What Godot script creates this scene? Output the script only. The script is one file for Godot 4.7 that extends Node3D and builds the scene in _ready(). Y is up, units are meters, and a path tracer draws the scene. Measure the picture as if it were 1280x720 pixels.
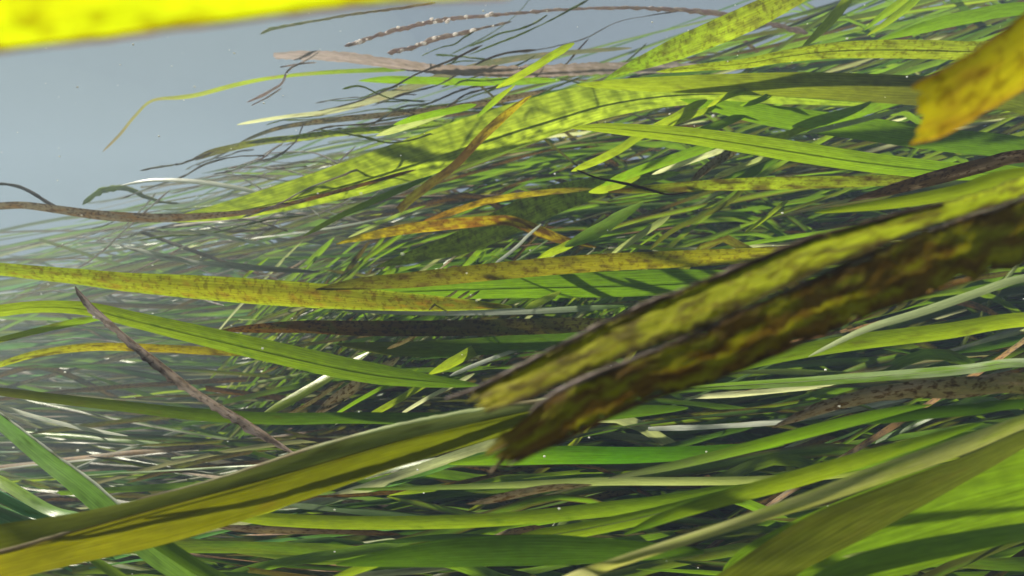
extends Node3D
# A bank of seagrass under water. The long leaves stream towards -x in the current, the sun stands high behind them.

const FOV := 50.0
const EYE := Vector3(0.0, 0.9, 0.0)
var focal := 360.0 / tan(deg_to_rad(FOV / 2.0))
var rng := RandomNumberGenerator.new()
var noise := FastNoiseLite.new()
var mats := {}
var used := {}
var landmarks := []      # [short phrase, PackedVector2Array of its middle line]
var shown := []          # strips that take part in the visibility count: [left edge, right edge, thing id]

# real-world base colours, linear; silver also stands in for white glints
const C := {
	green = Color(0.095, 0.195, 0.014), deep = Color(0.048, 0.110, 0.012), bright = Color(0.200, 0.365, 0.018), lime = Color(0.360, 0.480, 0.028),
	gold = Color(0.500, 0.420, 0.010), yellow = Color(0.640, 0.760, 0.012), olive = Color(0.120, 0.130, 0.020), brown = Color(0.085, 0.050, 0.020),
	umber = Color(0.060, 0.034, 0.016), rust = Color(0.270, 0.130, 0.020), tan = Color(0.330, 0.260, 0.170), teal = Color(0.130, 0.360, 0.190),
	pale = Color(0.480, 0.560, 0.300), silver = Color(0.700, 0.740, 0.660), lilac = Color(0.60, 0.47, 0.45), mauve = Color(0.260, 0.200, 0.185), slate = Color(0.130, 0.140, 0.125),
}


func at(px: float, py: float, d: float) -> Vector3:
	return EYE + Vector3((px - 640.0) / focal * d, (360.0 - py) / focal * d, -d)


func to_photo(p: Vector3) -> Vector3:
	var r := p - EYE
	var d := maxf(-r.z, 0.02)
	return Vector3(640.0 + r.x / d * focal, 360.0 - r.y / d * focal, -r.z)


func bed_height(x: float, z: float) -> float:
	var d := -z
	var rise := -0.50 + 0.42 * smoothstep(0.4, 3.0, d) + 0.55 * smoothstep(-0.3, 1.2, x) * smoothstep(0.5, 1.6, d)
	return EYE.y + rise + 0.02 * noise.get_noise_2d(x * 3.0, z * 3.0) + 0.05 * noise.get_noise_2d(x * 0.9 + 40.0, z * 0.9)


# ---------------------------------------------------------------- nodes

func numbered(called: String) -> String:
	var n: int = used.get(called, 0)
	used[called] = n + 1
	return called if n == 0 else "%s_%03d" % [called, n]


func tag(o: Node, label: String, category: String, group := "") -> void:
	o.set_meta("label", label)
	o.set_meta("category", category)
	if group != "":
		o.set_meta("group", group)


func mesh_node(called: String, m: Mesh, material: Material, where: Vector3, parent: Node) -> MeshInstance3D:
	var o := MeshInstance3D.new()
	o.name = called
	o.mesh = m
	if material:
		o.material_override = material
	o.position = where
	parent.add_child(o, true)
	return o


# ---------------------------------------------------------------- materials

func leaf_texture(kind: String, seed_: int) -> Array:
	var w := 128
	var h := 1024
	var im := Image.create(w, h, false, Image.FORMAT_RGB8)
	var bump := Image.create(w, h, false, Image.FORMAT_RGB8)
	var n := FastNoiseLite.new()
	n.seed = seed_
	n.noise_type = FastNoiseLite.TYPE_SIMPLEX_SMOOTH
	n.fractal_octaves = 3
	n.frequency = 1.0
	var vein := PackedFloat32Array()
	for x in w:
		vein.append(0.5 + 0.5 * sin(float(x) / w * TAU * 11.0))
	for y in h:
		var a := float(y) / h * TAU
		var cy := cos(a)
		var sy := sin(a)
		for x in w:
			var fx := float(x) / w
			var streak := n.get_noise_3d(fx * 26.0, cy * 0.9, sy * 0.9)
			var cell := n.get_noise_3d(fx * 5.0 + 9.0, cy * 2.2, sy * 2.2)
			var v := 0.86 + 0.16 * streak + 0.07 * (vein[x] - 0.5) + 0.07 * cell
			var c := Color(v, v, v)
			if kind != "fresh":
				var blot := n.get_noise_3d(fx * 3.0 + 30.0, cy * 3.6, sy * 3.6) + 0.4 * n.get_noise_3d(fx * 11.0, cy * 9.0, sy * 9.0)
				var k := smoothstep(-0.05, 0.5, blot) * (0.38 if kind == "mottled" else 0.9)
				c = c.lerp(Color(0.50, 0.36, 0.16) * v, k)
				if kind == "dead":
					var pale := smoothstep(0.15, 0.5, n.get_noise_3d(fx * 9.0 + 60.0, cy * 6.0, sy * 6.0))
					c = c.lerp(Color(1.0, 0.96, 0.86), pale * 0.5)
			im.set_pixel(x, y, c)
			var b := clampf(0.5 + 0.3 * streak + 0.22 * (vein[x] - 0.5) + 0.2 * cell, 0.0, 1.0)
			bump.set_pixel(x, y, Color(b, b, b))
	bump.bump_map_to_normal_map(3.0)
	return [ImageTexture.create_from_image(im), ImageTexture.create_from_image(bump)]


func leaf_material(called: String, kind: String, seed_: int, rough: float, through: float, gloss := 0.4) -> void:
	var t := leaf_texture(kind, seed_)
	var m := StandardMaterial3D.new()
	m.resource_name = called
	m.albedo_texture = t[0]
	m.vertex_color_use_as_albedo = true
	m.normal_enabled = true
	m.normal_texture = t[1]
	m.normal_scale = 0.6
	m.roughness = rough
	m.metallic_specular = gloss
	m.backlight_enabled = true
	m.backlight = Color(through, through, through * 0.58).linear_to_srgb()
	m.cull_mode = BaseMaterial3D.CULL_DISABLED
	mats[called] = m


# ---------------------------------------------------------------- leaf shapes

func smooth_curve(pts: Array, rows: int) -> Array:
	# Catmull-Rom through rows of equal length numbers, sampled evenly by arc length of their first three
	var dense := []
	var n := pts.size()
	for i in n - 1:
		var p0 = pts[maxi(i - 1, 0)]
		var p1 = pts[i]
		var p2 = pts[i + 1]
		var p3 = pts[mini(i + 2, n - 1)]
		for k in 12:
			var t := k / 12.0
			var row := []
			for c in p1.size():
				row.append(0.5 * (2.0 * p1[c] + (p2[c] - p0[c]) * t + (2.0 * p0[c] - 5.0 * p1[c] + 4.0 * p2[c] - p3[c]) * t * t + (3.0 * p1[c] - p0[c] - 3.0 * p2[c] + p3[c]) * t * t * t))
			dense.append(row)
	dense.append(pts[n - 1])
	var far := PackedFloat32Array([0.0])
	for i in range(1, dense.size()):
		var a = dense[i - 1]
		var b = dense[i]
		far.append(far[i - 1] + Vector3(a[0], a[1], a[2]).distance_to(Vector3(b[0], b[1], b[2])))
	var total := far[far.size() - 1]
	var out := []
	var j := 0
	for r in rows:
		var want := total * r / (rows - 1.0)
		while j < dense.size() - 2 and far[j + 1] < want:
			j += 1
		var f := clampf((want - far[j]) / maxf(far[j + 1] - far[j], 1e-9), 0.0, 1.0)
		var row := []
		for c in dense[j].size():
			row.append(lerpf(dense[j][c], dense[j + 1][c], f))
		out.append(row)
	return out


func pigment(st: Dictionary, u: float, v: float, s: float, hw: float, off: float) -> Color:
	var c: Color = st.a.lerp(st.b, v)
	if st.has("m"):
		c = st.a.lerp(st.m, v * 2.0) if v < 0.5 else st.m.lerp(st.b, v * 2.0 - 1.0)
	var f: float = st.get("freq", 45.0)
	var amt: float = st.get("amt", 0.0)
	var n := noise.get_noise_2d(s * f * 0.55 + off, u * hw * f * 2.2 + off * 0.37)
	if amt > 0.0:
		var k := smoothstep(1.0 - amt - 0.16, 1.0 - amt + 0.16, n * 0.62 + 0.5)
		c = c.lerp(st.spot, k * st.get("opaque", 0.85))
	var ew: float = st.get("edge_w", 0.0)
	if ew > 0.0:
		var e := smoothstep(1.0 - ew, 1.0 - ew * 0.3, absf(u) + 0.5 * ew * noise.get_noise_2d(s * f * 2.0 + off, signf(u) * 7.0))
		c = c.lerp(st.edge, e * 0.9)
	var tone := 1.0 + 0.22 * noise.get_noise_2d(s * 8.0 + off * 1.7, u * hw * 170.0)
	return Color(c.r * tone, c.g * tone, c.b * tone)


func grid_arrays(pos: PackedVector3Array, rows: int, cols: int, colour: PackedColorArray, uv: PackedVector2Array) -> Array:
	var nrm := PackedVector3Array()
	nrm.resize(rows * cols)
	for i in rows:
		var i0 := maxi(i - 1, 0) * cols
		var i1 := mini(i + 1, rows - 1) * cols
		for j in cols:
			var along := pos[i1 + j] - pos[i0 + j]
			var over := pos[i * cols + mini(j + 1, cols - 1)] - pos[i * cols + maxi(j - 1, 0)]
			nrm[i * cols + j] = over.cross(along).normalized()
	var idx := PackedInt32Array()
	idx.resize((rows - 1) * (cols - 1) * 6)
	var k := 0
	for i in rows - 1:
		for j in cols - 1:
			var a := i * cols + j
			idx[k] = a
			idx[k + 1] = a + cols
			idx[k + 2] = a + 1
			idx[k + 3] = a + 1
			idx[k + 4] = a + cols
			idx[k + 5] = a + cols + 1
			k += 6
	var arr := []
	arr.resize(Mesh.ARRAY_MAX)
	arr[Mesh.ARRAY_VERTEX] = pos
	arr[Mesh.ARRAY_NORMAL] = nrm
	arr[Mesh.ARRAY_TEX_UV] = uv
	arr[Mesh.ARRAY_COLOR] = colour
	arr[Mesh.ARRAY_INDEX] = idx
	return arr


func moved(arr: Array, by: Vector3) -> Array:
	var p: PackedVector3Array = arr[Mesh.ARRAY_VERTEX]
	for i in p.size():
		p[i] += by
	arr[Mesh.ARRAY_VERTEX] = p
	return arr


func as_mesh(arr: Array) -> ArrayMesh:
	var m := ArrayMesh.new()
	m.add_surface_from_arrays(Mesh.PRIMITIVE_TRIANGLES, arr)
	return m


# A ribbon along centres: rows of [x, y, z, half width in metres, roll in radians]. Returns [arrays, left edge, right edge].
func ribbon(line: Array, rows: int, cols: int, st: Dictionary, o: Dictionary) -> Array:
	var sm := smooth_curve(line, rows)
	var off := rng.randf() * 300.0
	var pos := PackedVector3Array()
	var uv := PackedVector2Array()
	var colour := PackedColorArray()
	var left := PackedVector3Array()
	var right := PackedVector3Array()
	var s := 0.0
	var tip: String = o.get("tip", "point")
	var end: String = o.get("end", "none")
	var ragged: float = o.get("ragged", 0.0)
	var fold: float = o.get("fold", 0.0)
	var cup: float = o.get("cup", 0.18)
	var wave: float = o.get("wave", 0.0)
	var total := 0.0
	for i in range(1, rows):
		total += Vector3(sm[i][0], sm[i][1], sm[i][2]).distance_to(Vector3(sm[i - 1][0], sm[i - 1][1], sm[i - 1][2]))
	var voff := rng.randf()
	for i in rows:
		var r = sm[i]
		var c := Vector3(r[0], r[1], r[2])
		var r0 = sm[maxi(i - 1, 0)]
		var r1 = sm[mini(i + 1, rows - 1)]
		var t := (Vector3(r1[0], r1[1], r1[2]) - Vector3(r0[0], r0[1], r0[2])).normalized()
		if i > 0:
			var q = sm[i - 1]
			s += c.distance_to(Vector3(q[0], q[1], q[2]))
		var view := (c - EYE).normalized()
		var side := t.cross(view).normalized()
		var depth := side.cross(t).normalized()
		var roll: float = r[4] + o.get("twist", 0.0) * (s / total - 0.5)
		var across := side * cos(roll) + depth * sin(roll)
		var n := across.cross(t).normalized()
		var hw: float = r[3]
		var v := s / total
		var shape := 1.0
		if tip == "point":
			shape *= sqrt(clampf(s / (hw * o.get("point", 7.0)), 0.02, 1.0))
		elif tip == "round":
			shape *= sqrt(clampf(1.0 - pow(1.0 - minf(s / (hw * 1.4), 1.0), 2.0), 0.01, 1.0))
		if end == "point":
			shape *= sqrt(clampf((total - s) / (hw * o.get("point_end", 9.0)), 0.02, 1.0))
		for j in cols:
			var u := j / (cols - 1.0) * 2.0 - 1.0
			var w := hw * shape
			if ragged > 0.0 and absf(u) > 0.99:
				w *= 1.0 + ragged * noise.get_noise_2d(s * 160.0 + off, u * 50.0)
			var p := c + across * (u * w) + n * (w * (fold * absf(u) + cup * u * u) + wave * u * sin(s * o.get("wave_f", 60.0) + off) * 0.5 + wave * 0.4 * noise.get_noise_2d(s * 30.0 + off, u))
			if tip == "torn":
				var reach := 1.6 * hw
				if s < reach:
					p += t * (1.0 - s / reach) * hw * (1.3 * noise.get_noise_2d(u * 2.2 + off, 3.0) + 0.7 * noise.get_noise_2d(u * 7.0 + off, 9.0))
			pos.append(p)
			uv.append(Vector2(0.02 + 0.96 * (u * 0.5 + 0.5), s / 0.2 + voff))
			colour.append(pigment(st, u, v, s, hw, off))
			if j == 0:
				left.append(p)
			if j == cols - 1:
				right.append(p)
	return [grid_arrays(pos, rows, cols, colour, uv), left, right]


# A sheet between two edges, each a list of [px, py, depth]. Returns [arrays, edge a, edge b].
func sheet(a: Array, b: Array, rows: int, cols: int, st: Dictionary, o: Dictionary) -> Array:
	var ca := smooth_curve(a.map(world_row), rows)
	var cb := smooth_curve(b.map(world_row), rows)
	var off := rng.randf() * 300.0
	var pos := PackedVector3Array()
	var uv := PackedVector2Array()
	var colour := PackedColorArray()
	var ea := PackedVector3Array()
	var eb := PackedVector3Array()
	var s := 0.0
	var rough_a: float = o.get("rough_a", 0.0)
	var rough_b: float = o.get("rough_b", 0.0)
	var bulge: float = o.get("bulge", 0.15)
	var jag: float = o.get("jag", 0.0)
	for i in rows:
		var pa := Vector3(ca[i][0], ca[i][1], ca[i][2])
		var pb := Vector3(cb[i][0], cb[i][1], cb[i][2])
		var mid := (pa + pb) * 0.5
		if i > 0:
			s += mid.distance_to(Vector3(ca[i - 1][0] + cb[i - 1][0], ca[i - 1][1] + cb[i - 1][1], ca[i - 1][2] + cb[i - 1][2]) * 0.5)
		var hw := pa.distance_to(pb) * 0.5
		var i1 := mini(i + 1, rows - 1)
		var i0 := maxi(i - 1, 0)
		var t := Vector3(ca[i1][0] - ca[i0][0], ca[i1][1] - ca[i0][1], ca[i1][2] - ca[i0][2]).normalized()
		var across := (pb - pa).normalized()
		var n := across.cross(t).normalized()
		if n.dot(EYE - mid) < 0.0:
			n = -n
		pa -= across * hw * rough_a * (noise.get_noise_2d(s * 120.0 + off, 2.0) + 0.6 * noise.get_noise_2d(s * 330.0 + off, 5.0))
		pb += across * hw * rough_b * (noise.get_noise_2d(s * 120.0 + off, 12.0) + 0.6 * noise.get_noise_2d(s * 330.0 + off, 15.0))
		var sway: float = o.get("sway", 0.0) * hw
		pa += across * sway * noise.get_noise_2d(s * 26.0, 71.0)
		pb += across * sway * noise.get_noise_2d(s * 26.0, o.get("sway_b", 77.0))
		for j in cols:
			var f := j / (cols - 1.0)
			var u := f * 2.0 - 1.0
			var lump: float = o.get("lump", 0.0) * hw * (noise.get_noise_2d(s * 60.0 + off, u * hw * 160.0) + 0.4 * noise.get_noise_2d(s * 220.0 + off, u * hw * 520.0))
			var p := pa.lerp(pb, f) + n * (hw * bulge * (1.0 - u * u) + lump)
			if jag > 0.0:
				var reach := 2.0 * hw
				if s < reach:
					p += t * (1.0 - s / reach) * hw * jag * (noise.get_noise_2d(u * 2.5 + off, 3.0) + 0.5 * noise.get_noise_2d(u * 9.0 + off, 9.0))
			pos.append(p)
			uv.append(Vector2(0.02 + 0.96 * f, s / 0.2 + off))
			colour.append(pigment(st, u, float(i) / (rows - 1.0), s, hw, off))
			if j == 0:
				ea.append(p)
			if j == cols - 1:
				eb.append(p)
	return [grid_arrays(pos, rows, cols, colour, uv), ea, eb]


func world_row(r: Array) -> Array:
	var p := at(r[0], r[1], r[2])
	return [p.x, p.y, p.z]


# A thin tube, lumpy where algae sit on it, along rows of [x, y, z, radius]
func strand(line: Array, rows: int, sides: int, st: Dictionary, lumps: float) -> Array:
	var sm := smooth_curve(line, rows)
	var off := rng.randf() * 300.0
	var pos := PackedVector3Array()
	var uv := PackedVector2Array()
	var colour := PackedColorArray()
	var left := PackedVector3Array()
	var right := PackedVector3Array()
	var s := 0.0
	for i in rows:
		var r = sm[i]
		var r0 = sm[maxi(i - 1, 0)]
		var r1 = sm[mini(i + 1, rows - 1)]
		var c := Vector3(r[0], r[1], r[2])
		var t := (Vector3(r1[0], r1[1], r1[2]) - Vector3(r0[0], r0[1], r0[2])).normalized()
		var side := t.cross((c - EYE).normalized()).normalized()
		var up := side.cross(t)
		if i > 0:
			s += Vector3(r0[0], r0[1], r0[2]).distance_to(c)
		for j in sides + 1:
			var a := TAU * j / sides
			var n := noise.get_noise_2d(s * 55.0 + off, cos(a) * 0.6) + 0.5 * noise.get_noise_2d(s * 160.0 + off, cos(a) + 5.0)
			var rad: float = r[3] * st.get("thin", 1.0) * maxf(0.3, 1.0 + lumps * n) * (0.15 if i == 0 or i == rows - 1 else 1.0)
			pos.append(c + (side * cos(a) + up * sin(a)) * rad)
			uv.append(Vector2(float(j) / sides, s / 0.2))
			var cc := pigment(st, cos(a), float(i) / (rows - 1.0), s, r[3], off)
			if st.has("bead"):
				cc = cc.lerp(st.bead, smoothstep(0.05, 0.25, n))
			colour.append(cc)
		left.append(c - side * r[3])
		right.append(c + side * r[3])
	return [grid_arrays(pos, rows, sides + 1, colour, uv), left, right]


# ---------------------------------------------------------------- traced things

func trace(pts: Array, d0: float, d1: float, roll: float, bow := 0.0) -> Array:
	# photo points [px, py, width in photo pixels] at depths from d0 to d1; leaves that run out of the picture go on and sink to their roots
	var out := []
	var n := pts.size()
	for i in n:
		var f := i / (n - 1.0)
		var d := lerpf(d0, d1, f) + bow * sin(PI * f)
		var p := at(pts[i][0], pts[i][1], d)
		out.append([p.x, p.y, p.z, pts[i][2] * 0.5 * d / focal / maxf(absf(cos(roll)), 0.4), roll])
	if pts[n - 1][0] >= 1265:
		var a = out[n - 2]
		var b = out[n - 1]
		var way := Vector3(b[0] - a[0], b[1] - a[1], b[2] - a[2]).normalized()
		for k in [0.12, 0.28]:
			out.append([b[0] + way.x * k, b[1] + way.y * k - k * k * 1.6, b[2] + way.z * k - k * 0.3, b[3], b[4]])
	return out


func middle(e: Array) -> PackedVector2Array:
	var out := PackedVector2Array()
	for i in range(0, e[1].size(), 3):
		var p := to_photo((e[1][i] + e[2][i]) * 0.5)
		out.append(Vector2(p.x, p.y))
	return out


func leaf(called: String, label: String, category: String, material: String, st: Dictionary, d0: float, d1: float, pts: Array, o := {}) -> Node3D:
	var roll: float = o.get("roll", 0.35)
	if roll < 0.6:    # most leaves turn their underside to the eye and let the light through
		roll = -0.28 - 0.5 * absf(roll)
	var line := trace(pts, d0, d1, roll, o.get("bow", 0.0))
	var long: float = pts[0][0] - pts[-1][0]
	var rows: int = clampi(int(absf(long) / 4.5), 28, o.get("rows", 190))
	var made: Array
	if material == "strand":
		made = strand(line, rows, 6, st, o.get("lumps", 0.4))
		material = o.get("skin", "wisp")
	else:
		if pts[-1][0] < 1265 and not o.has("end"):
			o.end = "point"
		made = ribbon(line, rows, o.get("cols", 7), st, o)
	shown.append([made[1], made[2], -1])
	if o.has("mark"):
		landmarks.append([o.mark, middle(made)])
	var base := Vector3(line[-1][0], line[-1][1], line[-1][2])
	var m := as_mesh(moved(made[0], -base))
	var out: Node3D
	if o.has("rib"):
		out = Node3D.new()
		out.name = numbered(called)
		add_child(out, true)
		out.position = base
		mesh_node("leaf_face", m, mats[material], Vector3.ZERO, out)
		var rib := []
		for i in made[1].size():
			var c: Vector3 = made[1][i].lerp(made[2][i], o.get("rib_at", 0.5))
			c += (EYE - c).normalized() * 0.0012
			rib.append([c.x, c.y, c.z, line[0][3] * 0.0 + made[1][i].distance_to(made[2][i]) * o.get("rib_w", 0.05)])
		var r := strand(rib, rows, 5, {a = o.rib, b = o.rib, amt = 0.3, spot = C.olive, freq = 60.0}, 0.3)
		mesh_node("midrib", as_mesh(moved(r[0], -base)), mats[material], Vector3.ZERO, out)
	else:
		out = mesh_node(numbered(called), m, mats[material], base, self)
	tag(out, label, category, o.get("group", ""))
	return out


func thing(called: String, label: String, category: String, base: Vector3) -> Node3D:
	var n := Node3D.new()
	n.name = numbered(called)
	add_child(n, true)
	n.position = base
	tag(n, label, category)
	return n


func sheet_part(parent: Node3D, called: String, material: String, a: Array, b: Array, st: Dictionary, o := {}) -> Array:
	var made := sheet(a, b, o.get("rows", 200), o.get("cols", 14), st, o)
	shown.append([made[1], made[2], -1])
	mesh_node(called, as_mesh(moved(made[0], -parent.position)), mats[material], Vector3.ZERO, parent)
	return made


func strand_part(parent: Node3D, called: String, material: String, pts: Array, d0: float, d1: float, st: Dictionary, lumps := 0.5) -> void:
	var line := trace(pts, d0, d1, 0.0)
	var made := strand(line, clampi(pts.size() * 14, 20, 200), 6, st, lumps)
	shown.append([made[1], made[2], -1])
	mesh_node(called, as_mesh(moved(made[0], -parent.position)), mats[material], Vector3.ZERO, parent)


func _ready() -> void:
	rng.seed = 4711
	noise.seed = 12
	noise.noise_type = FastNoiseLite.TYPE_SIMPLEX_SMOOTH
	noise.frequency = 1.0
	noise.fractal_octaves = 3

	# camera
	var cam := Camera3D.new()
	cam.name = "camera"
	add_child(cam)
	var lens := CameraAttributesPhysical.new()
	lens.frustum_focal_length = 24.0 / 2.0 / tan(deg_to_rad(FOV / 2.0))
	lens.frustum_focus_distance = 0.62
	lens.frustum_near = 0.02
	lens.frustum_far = 80.0
	lens.exposure_aperture = 8.5
	cam.attributes = lens
	cam.fov = FOV
	cam.near = 0.02
	cam.far = 80.0
	cam.position = EYE
	cam.current = true

	# water light
	var env := Environment.new()
	env.background_mode = Environment.BG_SKY
	var sky_mat := ProceduralSkyMaterial.new()
	sky_mat.sky_top_color = Color(0.36, 0.39, 0.39)
	sky_mat.sky_horizon_color = Color(0.120, 0.135, 0.190)
	sky_mat.sky_curve = 0.25
	sky_mat.ground_horizon_color = Color(0.115, 0.130, 0.170)
	sky_mat.ground_bottom_color = Color(0.10, 0.15, 0.11)
	sky_mat.sun_angle_max = 62.0
	sky_mat.sun_curve = 0.22
	var sky := Sky.new()
	sky.sky_material = sky_mat
	env.sky = sky
	env.tonemap_mode = Environment.TONE_MAPPER_LINEAR
	env.tonemap_exposure = 2.65
	env.fog_enabled = true
	env.fog_light_color = Color(0.74, 0.84, 1.0)
	env.fog_density = 0.045
	env.volumetric_fog_enabled = true
	env.volumetric_fog_density = 0.0
	env.sdfgi_enabled = true
	env.ssao_enabled = true
	env.ssil_enabled = true
	var we := WorldEnvironment.new()
	we.name = "water_light"
	we.environment = env
	add_child(we)
	var sun := DirectionalLight3D.new()
	sun.name = "sun"
	sun.light_energy = 1.6
	sun.light_color = Color(1.0, 0.97, 0.88)
	sun.light_angular_distance = 1.8
	sun.shadow_enabled = true
	add_child(sun)
	sun.look_at_from_position(Vector3(-0.48, 0.80, -0.30), Vector3.ZERO)

	leaf_material("fresh", "fresh", 3, 0.30, 1.1)
	leaf_material("mottled", "mottled", 8, 0.5, 1.1, 0.25)
	leaf_material("dead", "dead", 21, 0.6, 0.45)
	leaf_material("fouled", "mottled", 33, 0.7, 0.9, 0.25)
	leaf_material("wisp", "fresh", 71, 0.8, 1.6, 0.3)
	mats.wisp.backlight = Color(1, 1, 1)
	leaf_material("matte", "fresh", 52, 0.5, 1.0, 0.22)

	make_bed()
	make_near_leaves()
	make_traced_leaves()
	make_slanted_leaves()
	make_meadow()
	make_specks()
	make_cloudy_water()


func make_bed() -> void:
	var xs := []
	var n := 110
	var pos := PackedVector3Array()
	var uv := PackedVector2Array()
	var colour := PackedColorArray()
	for i in n:
		for j in n:
			var fx := j / (n - 1.0) * 2.0 - 1.0
			var fz := i / (n - 1.0)
			var x := fx * 1.5 + 6.5 * pow(absf(fx), 4.0) * signf(fx)
			var z := 1.5 - 6.0 * fz - 5.0 * pow(fz, 5.0)
			pos.append(Vector3(x, bed_height(x, z), z))
			uv.append(Vector2(x, z))
			var k := 0.5 + 0.5 * noise.get_noise_2d(x * 8.0, z * 8.0)
			colour.append(Color(0.045, 0.042, 0.026).lerp(Color(0.09, 0.08, 0.05), k))
	var m := StandardMaterial3D.new()
	m.vertex_color_use_as_albedo = true
	m.roughness = 0.95
	var arr := grid_arrays(pos, n, n, colour, uv)
	var idx: PackedInt32Array = arr[Mesh.ARRAY_INDEX]
	var nr: PackedVector3Array = arr[Mesh.ARRAY_NORMAL]
	if nr[n * 5 + 5].y < 0.0:
		for i in nr.size():
			nr[i] = -nr[i]
		for i in range(0, idx.size(), 3):
			var t := idx[i]
			idx[i] = idx[i + 1]
			idx[i + 1] = t
		arr[Mesh.ARRAY_INDEX] = idx
		arr[Mesh.ARRAY_NORMAL] = nr
	var o := mesh_node("seabed", as_mesh(arr), m, Vector3.ZERO, self)
	o.set_meta("kind", "structure")
	o.set_meta("label", "dark muddy seabed sloping up beneath the seagrass")


func make_near_leaves() -> void:
	# the overhanging yellow leaf
	var d := 0.105
	var t := thing("yellowed_leaf", "bright yellow blurred leaf hanging across the open water above everything", "seagrass leaf", at(620, -8, d))
	sheet_part(t, "leaf_face", "mottled", [[-260, -60, d - 0.025], [0, -66, d - 0.025], [200, -90, d - 0.025], [400, -104, d - 0.025], [640, -112, d - 0.025]],
		[[-260, 90, d], [0, 61, d], [150, 43, d], [330, 19, d], [450, 4, d], [640, -6, d]],
		{a = C.yellow, b = C.yellow, amt = 0.28, spot = C.gold, opaque = 0.5, freq = 40.0}, {rough_b = 0.03, bulge = 0.1})
	strand_part(t, "leaf_margin", "wisp", [[-260, 91, 8], [0, 61, 8], [150, 43, 8], [330, 19, 9], [450, 4, 9], [640, -6, 7]], d, d, {a = C.gold, m = Color(0.90, 0.52, 0.14), b = Color(0.85, 0.45, 0.18), amt = 0.3, spot = C.gold, freq = 40.0}, 0.5)
	landmarks.append(["the overhanging yellow leaf", PackedVector2Array([Vector2(0, 40), Vector2(200, 20), Vector2(400, 0)])])

	# the golden leaf at the upper right
	d = 0.19
	t = thing("yellowed_leaf", "golden yellow leaf with brown stains and ragged notched tip", "seagrass leaf", at(1400, 0, d))
	sheet_part(t, "leaf_face", "mottled", [[1142, 106, d], [1200, 74, d], [1250, 40, d], [1320, -18, d], [1450, -130, d + 0.02], [1700, -300, d + 0.08]],
		[[1140, 180, d + 0.006], [1180, 170, d + 0.006], [1232, 141, d + 0.006], [1320, 86, d + 0.01], [1450, -10, d + 0.03], [1700, -200, d + 0.08]],
		{a = Color(0.38, 0.34, 0.010), m = Color(0.42, 0.42, 0.010), b = Color(0.36, 0.35, 0.010), amt = 0.42, spot = Color(0.24, 0.13, 0.015), opaque = 0.7, freq = 50.0, edge = C.rust, edge_w = 0.14}, {rough_a = 0.05, rough_b = 0.04, jag = 0.4, bulge = 0.25, rows = 120})
	landmarks.append(["the golden notched leaf", PackedVector2Array([Vector2(1150, 140), Vector2(1210, 110), Vector2(1270, 70)])])

	# the split leaf, folded along its middle, brown with growth
	d = 0.225
	var ridge := [[604, 520, d - 0.012], [650, 503, d - 0.012], [700, 482, d - 0.012], [800, 442, d - 0.014], [900, 399, d - 0.014], [1000, 352, d - 0.014], [1100, 308, d - 0.013], [1200, 272, d - 0.010], [1290, 240, d - 0.004], [1420, 190, d], [1700, 160, d + 0.1]]
	t = thing("split_leaf", "broad brown edged yellow green leaf split lengthwise into two torn ends", "seagrass leaf", at(1700, 150, d + 0.1))
	sheet_part(t, "leaf_half", "fouled", [[584, 490, d - 0.002], [640, 462, d - 0.002], [700, 431, d - 0.002], [800, 383, d - 0.002], [900, 343, d - 0.002], [1000, 302, d - 0.002], [1060, 284, d - 0.002], [1180, 253, d - 0.002], [1290, 216, d + 0.006], [1420, 160, d - 0.002], [1700, 120, d + 0.1]], ridge,
		{a = Color(0.34, 0.32, 0.012), m = Color(0.44, 0.58, 0.014), b = Color(0.34, 0.50, 0.014), amt = 0.35, spot = Color(0.11, 0.080, 0.012), opaque = 0.85, freq = 70.0, edge = C.umber, edge_w = 0.36}, {rough_a = 0.2, jag = 1.3, bulge = 0.1, sway = 0.22, lump = 0.05, rows = 420, cols = 26})
	t.get_child(0).set_meta("label", "yellow green upper half")
	var ridge2 := []
	for r in ridge:
		ridge2.append([r[0] + 8.0, r[1] + 3.0, r[2] - 0.0015])
	ridge2[0] = [616, 550, d - 0.01]
	ridge2[1] = [660, 519, d - 0.012]
	sheet_part(t, "leaf_half", "fouled", ridge2, [[630, 584, d - 0.016], [665, 568, d - 0.016], [700, 551, d - 0.016], [800, 502, d - 0.016], [900, 471, d - 0.016], [1000, 428, d - 0.016], [1100, 386, d - 0.016], [1200, 354, d - 0.013], [1290, 322, d - 0.008], [1420, 270, d + 0.01], [1700, 220, d + 0.1]],
		{a = Color(0.17, 0.10, 0.020), m = Color(0.18, 0.115, 0.018), b = Color(0.21, 0.20, 0.012), amt = 0.46, spot = Color(0.34, 0.36, 0.014), opaque = 0.75, freq = 70.0, edge = C.brown, edge_w = 0.16}, {rough_a = 0.12, rough_b = 0.24, jag = 1.6, bulge = 0.22, sway = 0.22, lump = 0.07, rows = 420, cols = 26})
	t.get_child(1).set_meta("label", "dark brown lower half")
	strand_part(t, "leaf_margin", "dead", [[590, 489, 5], [640, 463, 6], [700, 432, 6], [800, 384, 6], [900, 344, 7], [1000, 303, 6], [1060, 285, 6], [1180, 254, 5]], d - 0.004, d - 0.004, {a = C.mauve, b = C.brown, amt = 0.45, spot = C.umber, freq = 70.0}, 0.9)
	strand_part(t, "leaf_margin", "dead", [[634, 582, 4], [700, 551, 6], [800, 503, 6], [900, 471, 6], [1000, 428, 6], [1100, 386, 5], [1200, 354, 5], [1285, 324, 4]], d - 0.017, d - 0.008, {a = C.brown, b = C.brown, amt = 0.45, spot = C.rust, freq = 70.0}, 0.9)
	var crest := []
	for r in ridge2.slice(1, 10):
		crest.append([r[0], r[1] - 1.0, 7.0])
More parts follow.
